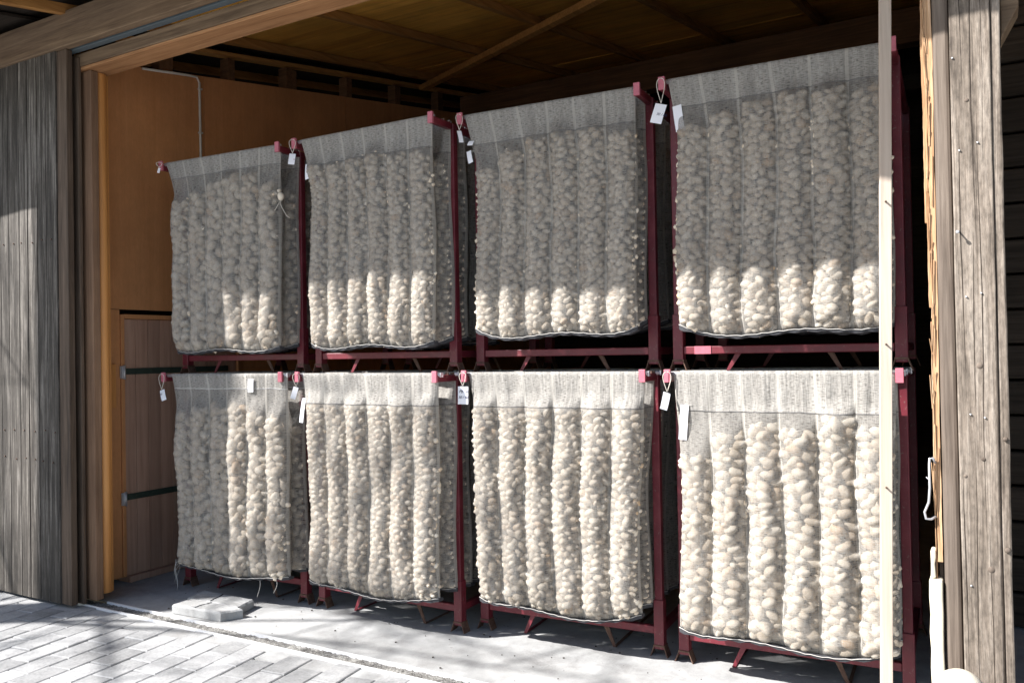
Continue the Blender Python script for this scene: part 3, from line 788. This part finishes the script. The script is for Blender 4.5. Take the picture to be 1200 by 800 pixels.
# the one tied knob poking from the far left upper bag
Wr = [Matrix.Translation((x, y, 0)) @ Matrix.Rotation(t, 4, 'Z') for (x, y, t) in RK]
kn = Wr[0] @ Vector((1.075, -.215, 2.63))
o = bpy.data.objects.new('potato', base_me[2].copy()); COL.objects.link(o); o.scale = (.021, .021, .026); o.location = kn
tag(o, 'single potato poking out at the right edge of the far left upper bag', 'potato')
q = MB(); q.tube([kn + Vector(v) for v in ((0, 0, -.02), (.004, -.01, -.05), (.03, -.01, -.09), (.06, -.012, -.13), (.085, -.012, -.145))], .0022, 6)
q.tube([kn + Vector(v) for v in ((0, 0, -.02), (-.01, -.02, -.06), (-.04, -.03, -.11), (-.07, -.03, -.15))], .0018, 6)
q.tube([kn + Vector((.012 * math.cos(a), .012 * math.sin(a), -.022)) for a in np.linspace(0, 2 * PI, 12)], .0022, 6)
tag(q.build('tie_string', M_string), 'pale string ends knotted under the single potato poking out', 'string')

# ------------------------------------------------------------------ tags
def card(name, root, w, h, bend, rot, drop, mat=M_paper, stripe=None, lines=()):
    V = []; n = 8
    for i in range(n + 1):
        t = i / n; z = -drop - h * t; y = -.002 - bend * math.sin(t * 2.2) * .5 - bend * t
        for sx in (-1, 1): V.append(Vector((sx * w / 2, y, z)))
    R_ = Matrix.Translation((0, 0, -drop)) @ Matrix.Rotation(rot, 4, 'Y') @ Matrix.Translation((0, 0, drop))
    V = [R_ @ p for p in V]; nf = len(V); V2 = V + [p + Vector((0, .0012, 0)) for p in V]
    F = [(2 * i, 2 * i + 1, 2 * i + 3, 2 * i + 2) for i in range(n)] + [(nf + 2 * i, nf + 2 * i + 2, nf + 2 * i + 3, nf + 2 * i + 1) for i in range(n)]
    F += [(2 * i, 2 * i + 2, nf + 2 * i + 2, nf + 2 * i) for i in range(n)] + [(2 * i + 1, nf + 2 * i + 1, nf + 2 * i + 3, 2 * i + 3) for i in range(n)]
    q = MB(); q.add(V2, F, .5, False); return q.build(name, mat, root)
def loop_tag(k, lv, w, h, bend, rot, looplen, label, text=None, right=False, twist=0, mark=False, dx=0):
    W_ = Wr[k] @ Matrix.Translation((RW if right else 0, -RA - .008, ZR[lv] - .005))
    root = empty('paper_tag', W_.translation, RK[k][2] + twist, label, 'tag', 'paper tags hanging on string loops')
    pts = []
    for i in range(25):
        t = i / 24; a = 2 * PI * t
        x = .024 * math.sin(a) * (.55 + .45 * math.cos(a)) * 1.25; z = -looplen / 2 + looplen / 2 * math.cos(a) + .004
        pts.append((x + dx * (1 - math.cos(a)) / 2, -.004 - .004 * abs(math.sin(a)), z))
    q = MB(); q.tube(pts, .0019, 6); q.build('string_loop', M_string, root)
    c = card('card', root, w, h, bend, rot, looplen)
    if dx: c.location.x = dx
    if mark:
        q = MB(); q.add([(-w * .4, -.012, -looplen - h * .95), (-w * .15, -.012, -looplen - h * .95), (w * .45, -.012, -looplen - h * .55), (w * .2, -.012, -looplen - h * .5)], [(0, 1, 2, 3)], .5)
        mm = q.build('pink_mark', M_pink, c)
    if text:
        for r_, (s_, zz, sz) in enumerate(text):
            cu = bpy.data.curves.new('writing', 'FONT'); cu.body = s_; cu.size = sz; cu.align_x = 'CENTER'; cu.shear = .3; cu.extrude = .0002
            tmp = bpy.data.objects.new('writing', cu); COL.objects.link(tmp)
            bpy.context.view_layer.update()
            wm = bpy.data.meshes.new_from_object(tmp.evaluated_get(bpy.context.evaluated_depsgraph_get())); wm.name = 'writing'
            bpy.data.objects.remove(tmp); wm.materials.clear(); wm.materials.append(M_ink)
            o_ = bpy.data.objects.new('writing', wm); COL.objects.link(o_); o_.parent = c
            o_.location = (0, -.0045 - bend * .8, -looplen - zz); o_.rotation_euler = (PI / 2 , rot, 0)
    return root
loop_tag(0, 0, .036, .075, .012, -.35, .105, 'paper tag with faint writing at the left end of the far left lower bag', [('30', .035, .016), ('60', .055, .016)], twist=.3)
loop_tag(0, 1, .016, .035, .004, .2, .035, 'tiny tag on short string, left end of the far left upper bag', twist=.6)
loop_tag(1, 1, .04, .07, .01, .1, .085, 'crumpled white tag with a purple stripe hanging left of the second upper bag', mark=True, twist=.5)
loop_tag(1, 0, .032, .075, .02, .3, .08, 'white tag with knotted string hanging left of the second lower bag', twist=.8)
loop_tag(2, 1, .026, .07, .012, -.1, .09, 'narrow folded pale tag on a string loop left of the third upper bag', twist=.9)
loop_tag(2, 0, .062, .10, .0, .02, .075, 'rectangular white card with two lines of dark handwriting, left of the third lower bag',
         [('Pb  4', .036, .024), ('30 / 40', .068, .021)], twist=.15)
loop_tag(3, 1, .058, .10, .010, .28, .125, 'white card with one line of faint writing left of the right upper bag', [('30 / 60', .062, .019)], twist=.1)
loop_tag(3, 0, .036, .085, .025, .32, .10, 'folded white tag on a string loop left of the right lower bag', twist=.5)
def sewn(k, lv, u, dz, w, h, rot, label, bend=.012):
    W_ = Wr[k] @ Matrix.Translation((u, -.19 - .024, ZR[lv] - dz))
    root = empty('sewn_label', W_.translation, RK[k][2], label, 'label', 'white labels sewn into the bag hems')
    card('label_strip', root, w, h, bend, rot, 0)
    q = MB(); q.box(-.02, .035, .0, .0012, -.004, -.001, .5); q.build('stitch', M_thread, root)
sewn(1, 1, .11, .165, .03, .10, -.12, 'white fabric label curling from the left hem of the second upper bag')
sewn(2, 1, .075, .16, .034, .028, .1, 'small white label fold at the left hem of the third upper bag')
sewn(2, 1, .055, .215, .03, .075, -.3, 'bright white label strip hanging below the left hem of the third upper bag')
sewn(3, 1, .075, .145, .045, .135, -.16, 'broad white label hanging from the left hem of the right upper bag')
sewn(1, 0, .055, .155, .03, .15, .08, 'long white label hanging from the left hem of the second lower bag')
sewn(2, 0, .085, .18, .036, .14, .05, 'white label with a grey top corner at the left hem of the third lower bag')
sewn(3, 0, .085, .165, .04, .17, .05, 'long bright white label at the left hem of the right lower bag')
sewn(0, 0, .80, .035, .045, .085, 0, 'white label on the right half of the hem of the far left lower bag', .002)

# ------------------------------------------------------------------ pale lath
q = MB(); random.seed(9)
q.bar((-.397, .235, .0), (-.335, .27, 3.53), .044, .026, up=(-.25, 1, 0), tint=.4)
lo = q.build('lath', M_lath, None, .002); tag(lo, 'pale planed wooden lath leaning upright in front of the right hand racks', 'lath')
q = MB()
for t_ in (.30, .62, .46):
    c_ = Vector((-.397, .235, .0)).lerp(Vector((-.335, .27, 3.53)), t_); q.tube([c_ + Vector((.004, -.024, 0)), c_ + Vector((.002, -.012, 0))], .004, 7)
q.build('knot', M_brown, lo)

# ------------------------------------------------------------------ timber post at the right
pt = empty('timber_post', (-.05, -.05, 0), 0, 'thick weathered grey timber post with cracked and split left edge', 'post')
def plank_mesh(x0, x1, y0, y1, z0, z1, n, amp, seed, lean=0):
    r_ = np.random.RandomState(seed); V = []; F = []
    zs = np.linspace(z0, z1, n)
    w = np.cumsum(r_.randn(n, 2) * amp, 0); w -= np.linspace(0, 1, n)[:, None] * w[-1]; 
    for i, z in enumerate(zs):
        a_, b_ = w[i]
        V += [(x0 + a_, y0, z), (x1 + b_, y0, z), (x1 + b_, y1, z), (x0 + a_, y1, z)]
    for i in range(n - 1):
        for k in range(4): F.append((i * 4 + k, i * 4 + (k + 1) % 4, i * 4 + 4 + (k + 1) % 4, i * 4 + 4 + k))
    F += [(0, 3, 2, 1), tuple((n - 1) * 4 + k for k in range(4))]
    return V, F
def part(name, mat, x0, x1, y0, y1, z0, z1, n=2, amp=0, seed=0, tint=.5, bevel=.003):
    q = MB(); V, F = plank_mesh(x0 + .05, x1 + .05, y0 + .05, y1 + .05, z0, z1, n, amp, seed); q.add(V, F, tint); return q.build(name, mat, pt, bevel)
part('post_face', M_post, -.109, .0135, -.125, .04, .02, 3.537, 60, .0005, 1, .5, .004)
part('post_split_side', M_post, .0165, .0425, -.118, .04, .02, 3.537, 60, .0007, 2, .75, .006)
part('crack_backing', M_dark, .0138, .0162, -.10, .03, .02, 3.53, 2, 0, 0, .5, 0)
q = MB(); random.seed(44)
for (x, z0, L) in ((-.06, .3, 1.0), (-.03, .9, 1.5), (-.085, 1.5, .9), (-.045, 2.0, 1.2), (-.075, 2.5, .8), (-.015, 2.2, 1.1), (-.02, .2, .8), (-.095, .5, .7), (-.052, 1.3, .7)):
    pts = [(x + .05 + .0025 * math.sin(z * 6 + x * 90) + random.uniform(-.0006, .0006), -.0752, z) for z in np.linspace(z0, z0 + L, 24)]
    wd = random.uniform(.0008, .002)
    V = []; F = []
    for i_, p_ in enumerate(pts):
        ww = wd * math.sin(PI * (i_ + .3) / 24.5); V += [(p_[0] - ww, p_[1], p_[2]), (p_[0] + ww, p_[1], p_[2]), (p_[0], p_[1] + .004, p_[2])]
    for i_ in range(23):
        for k_ in range(3): F.append((i_ * 3 + k_, i_ * 3 + (k_ + 1) % 3, i_ * 3 + 3 + (k_ + 1) % 3, i_ * 3 + 3 + k_))
    q.add(V, F, .5)
q.build('drying_cracks', M_dark, pt)
# rounded log flank
q = MB(); pts = [(-.136 + .05 + .002 * math.sin(z * 3), .0, z) for z in np.linspace(.02, 3.53, 40)]
q.box(-.112, -.06, -.045, .08, .02, 3.53, .4)
q.build('log_flank', M_postside, pt, .012)
part('splinter_board', M_split, -.183, -.166, -.085, -.055, .86, 3.53, 90, 0.0006, 5, .7, .001)
part('splinter_board', M_split, -.191, -.185, -.075, -.045, 1.75, 3.2, 70, .0005, 8, .3, .001)
part('splinter_board', M_split, -.199, -.1935, -.07, -.05, 2.05, 3.1, 60, .0005, 18, .6, .001)
part('splinter_board', M_split, -.188, -.185, -.08, -.06, .80, 1.7, 60, .0005, 28, .1, .001)
part('splinter_board', M_postside, -.179, -.1665, -.052, .03, .70, 3.53, 30, .0006, 9, .2, .002)
q = MB(); random.seed(4)
for i in range(70):
    z = random.uniform(.9, 3.0); x = -.178 + .05 + random.uniform(-.012, .004); L = random.uniform(.05, .22); dx = random.uniform(-.007, .003)
    q.bar((x, -.037 + random.uniform(-.004, .01), z), (x + dx, -.04, z + L), .0022, .003, up=(0, 1, 0))
q.build('splinters', M_split, pt)
q = MB()
for (x, z) in ((-.085, 2.28), (-.03, 2.30), (-.075, 1.78), (-.03, 1.79), (-.07, 1.38), (-.028, 1.37), (-.08, .80), (-.05, 2.9), (-.1, 2.6)):
    q.tube([(x + .05, -.0765, z), (x + .05, -.080, z + .001)], .0032, 8)
q.tube([(-.092 + .05, -.074, 2.005), (-.095 + .05, -.105, 2.0)], .0028, 8); q.tube([(-.095 + .05, -.103, 2.0), (-.096 + .05, -.106, 2.0)], .006, 8)
q.build('nail', M_steel, pt)
q = MB()
for (x, z, rr_) in ((-.04, 1.545, .011), (-.02, .86, .012), (.029, .93, .010), (-.035, 1.23, .008), (-.09, 1.17, .007), (.03, 1.3, .008), (-.06, 2.45, .008)):
    q.tube([(x + .05, -.0735, z), (x + .05, -.0765, z)], [rr_, rr_ * .8], 12)
q.build('wood_knot', M_postside, pt)
q = MB(); V, F = plank_mesh(-.21, -.168, -.105, -.03, .004, .80, 14, .0025, 3); q.add(V, F, .5)
V, F = plank_mesh(-.205, -.188, -.09, -.03, .801, .90, 5, .002, 31); q.add(V, F, .5)
o = q.build('plaster_foot', M_plaster, None, .006); tag(o, 'lumpy cream plaster plinth at the left foot of the timber post', 'plinth')
# bent wire hook
q = MB(); hx, hy = -.195, -.098
q.tube([(hx + .012, hy + .01, 1.205), (hx + .005, hy - .005, 1.225), (hx - .004, hy - .01, 1.222), (hx - .006, hy - .01, 1.20), (hx - .006, hy - .01, 1.12), (hx - .010, hy - .01, 1.07), (hx - .024, hy - .01, 1.035), (hx - .02, hy - .01, 1.012), (hx - .004, hy - .004, 1.010), (hx + .01, hy + .01, 1.018)], .0042, 8)
q.tube([(hx - .006, hy - .01, 1.145), (hx - .016, hy - .014, 1.158)], .002, 6)
tag(q.build('wire_hook', M_steel), 'bent pale wire door hook hanging at the split edge of the timber post', 'hook')
# guard stone
bm = bmesh.new(); bmesh.ops.create_uvsphere(bm, u_segments=32, v_segments=24, radius=1)
for v in bm.verts:
    x, y, z = v.co
    if z < 0: v.co.z = z * 4.8; s_ = 1 + .12 * (-z); v.co.x *= 1; v.co.x = x / max(math.hypot(x, y), 1e-4) * (1 if z > -.98 else 0) * s_; v.co.y = y / max(math.hypot(x, y), 1e-4) * (1 if z > -.98 else 0) * s_
    v.co.x *= 1 + .04 * math.sin(5 * z + 3 * x)
for f_ in bm.faces: f_.smooth = True
me = bpy.data.meshes.new('guard_stone'); bm.to_mesh(me); bm.free()
o = link('guard_stone', me, M_stone); o.location = (-.115, -.27, .46); o.scale = (.088, .085, .098)
tag(o, 'rounded pale guard stone standing in front of the timber post', 'guard stone')

# ------------------------------------------------------------------ two concrete slabs on the floor
def kerbslab(A, B_, C_, D_, h, label, seed):
    bm = bmesh.new(); r_ = np.random.RandomState(seed)
    n = 14; A, B_, C_, D_ = [Vector((*p, 0)) for p in (A, B_, C_, D_)]
    vs = {}
    for lz in range(3):
        for i in range(n + 1):
            for jj in range(n + 1):
                if lz == 1 and 0 < i < n and 0 < jj < n: continue
                if lz == 1: pass
                u, w = i / n, jj / n
                p = (A * (1 - u) + B_ * u) * (1 - w) + (D_ * (1 - u) + C_ * u) * w
                edge = i in (0, n) or jj in (0, n); z = (.002, h * .8, h)[lz]
                cen = (A + B_ + C_ + D_) / 4
                if lz == 2 and edge: p = p + (cen - p).normalized() * .012; z = h * .97
                z += (r_.rand() - .5) * .003 if lz == 2 else 0
                vs[lz, i, jj] = bm.verts.new((p.x + (r_.rand() - .5) * .002, p.y + (r_.rand() - .5) * .002, z))
    for lz in (0, 2):
        for i in range(n):
            for jj in range(n):
                bm.faces.new([vs[lz, i, jj], vs[lz, i + 1, jj], vs[lz, i + 1, jj + 1], vs[lz, i, jj + 1]])
    for lz in (0, 1):
        for i in range(n):
            for jj in (0, n): bm.faces.new([vs[lz, i, jj], vs[lz, i + 1, jj], vs[lz + 1, i + 1, jj], vs[lz + 1, i, jj]])
            for jj in (0, n): bm.faces.new([vs[lz, jj, i], vs[lz, jj, i + 1], vs[lz + 1, jj, i + 1], vs[lz + 1, jj, i]])
    bmesh.ops.recalc_face_normals(bm, faces=bm.faces)
    me = bpy.data.meshes.new('concrete_slab'); bm.to_mesh(me); bm.free()
    for p in me.polygons: p.use_smooth = False
    root = link('concrete_slab', me, M_conc, None, .004); tag(root, label, 'slab', 'loose concrete slabs on the barn floor')
    # dark groove across
    q = MB(); m0 = (A * .55 + B_ * .45) + Vector((0, 0, h + .0005)); m1 = (D_ * .58 + C_ * .42) + Vector((0, 0, h + .0005))
    pts = [m0.lerp(m1, t) + Vector((.004 * math.sin(9 * t + seed), 0, .0005)) for t in np.linspace(.06, .94, 9)]
    for a_, b_ in zip(pts[:-1], pts[1:]): q.bar(a_, b_, .009 + .004 * random.random(), .002, tint=.5)
    q.build('groove', M_hem, root)
kerbslab((-4.545, .15), (-4.125, .172), (-4.062, .292), (-4.545, .30), .06, 'front loose concrete slab in the sun, with a dark groove', 1)
kerbslab((-4.60, .312), (-4.125, .310), (-4.165, .475), (-4.64, .475), .054, 'rear loose concrete slab, mostly in shade, beside the rack feet', 2)

# ------------------------------------------------------------------ loose threads
q = MB(); R0 = Wr[0]
for (u, z0, dz, w) in ((.86, .19, .11, .008), (1.0, .2, .08, .01)):
    q.tube([R0 @ Vector((u + w * math.sin(t * 4), -.22 - .02 * t, z0 - dz * t)) for t in np.linspace(0, 1, 8)], .0013, 5)
tag(q.build('loose_thread', M_thread), 'thin pale threads dangling under the far left lower bag', 'thread')
q = MB(); random.seed(12)
for i in range(7):
    ph = random.random() * 6
    q.tube([R0 @ Vector((.07 - .03 * t + .015 * math.sin(3 * t + ph), -.17, .23 - .16 * t * (1 - .4 * math.sin(ph)))) + Vector((0, .01 * math.sin(5 * t + ph), 0)) for t in np.linspace(0, 1, 8)], .0013, 5)
tag(q.build('net_fringe', M_thread), 'frayed net fringe at the left bottom corner of the far left lower bag', 'fringe')
# grit on floor
q = MB(); random.seed(21)
for i in range(150):
    x = random.uniform(-5, 0); y = random.uniform(.13, 1.2); s_ = random.choice((.001, .0015, .002, .0025, .004))
    q.box(x - s_, x + s_, y - s_, y + s_, .003, .003 + s_)
tag(q.build('floor_grit', M_dark), 'small dark crumbs of soil on the concrete floor', 'grit', kind='stuff')

# ------------------------------------------------------------------ bare tree outside, behind the photographer: it throws the dappled shade
random.seed(31)
tree = empty('bare_tree', (-10.04, -4.45, 0), 0, 'bare spring tree standing in the yard opposite the barn', 'tree')
trunk = MB(); tw = MB()
trunk.tube([(0, 0, -.05), (.0, 0, 1.5), (.0, 0, 3.5), (.0, 0, 5.5), (0, 0, 7.2), (0, 0, 8.6), (-.1, -.1, 10.5)], [.30, .25, .235, .225, .22, .2, .08], 14)
def branch(p, d, L, r_, lev):
    pts = [p]; n = 6; dd_ = d.copy()
    for i in range(n):
        dd_ = (dd_ + Vector((random.uniform(-.16, .16), random.uniform(-.16, .16), random.uniform(-.1, .1)))).normalized()
        pts.append(pts[-1] + dd_ * L / n)
    (trunk if lev < 2 else tw).tube(pts, [r_ * (1 - .75 * i / n) for i in range(n + 1)], 7 if lev < 2 else 4, cap=False)
    if lev >= 3: return
    for k in range((5, 6, 6)[lev]):
        i = random.randint(1, n); q_ = pts[i]
        nd = (dd_ * .6 + Vector((random.gauss(0, 1), random.gauss(0, 1), random.gauss(-.05, .55))).normalized()).normalized()
        branch(q_, nd, L * random.uniform(.45, .65), r_ * (.42 if lev < 1 else .34), lev + 1)
for (z, dx, dy, dz, L, rr_) in ((3.4, .9, -.3, .5, 3.6, .03), (4.2, .8, .5, .4, 3.6, .03), (4.6, -.9, -.2, .7, 4.0, .055), (5.0, .9, 0, .35, 3.2, .03), (5.6, .6, -.7, .35, 3.0, .028), (3.8, -.5, -.7, .8, 4.0, .055), (4.4, .2, -.9, .5, 3.8, .05), (6.0, .8, .3, .2, 2.8, .025), (6.5, .9, -.2, .1, 2.6, .025), (8.8, -.8, .2, .9, 2.6, .025), (9.4, -.7, -.4, .9, 2.4, .05)):
    branch(Vector((0, 0, z)), Vector((dx, dy, dz)).normalized(), L, rr_, 0)
trunk.build('trunk', M_bark, tree); tw.build('crown', M_bark, tree)
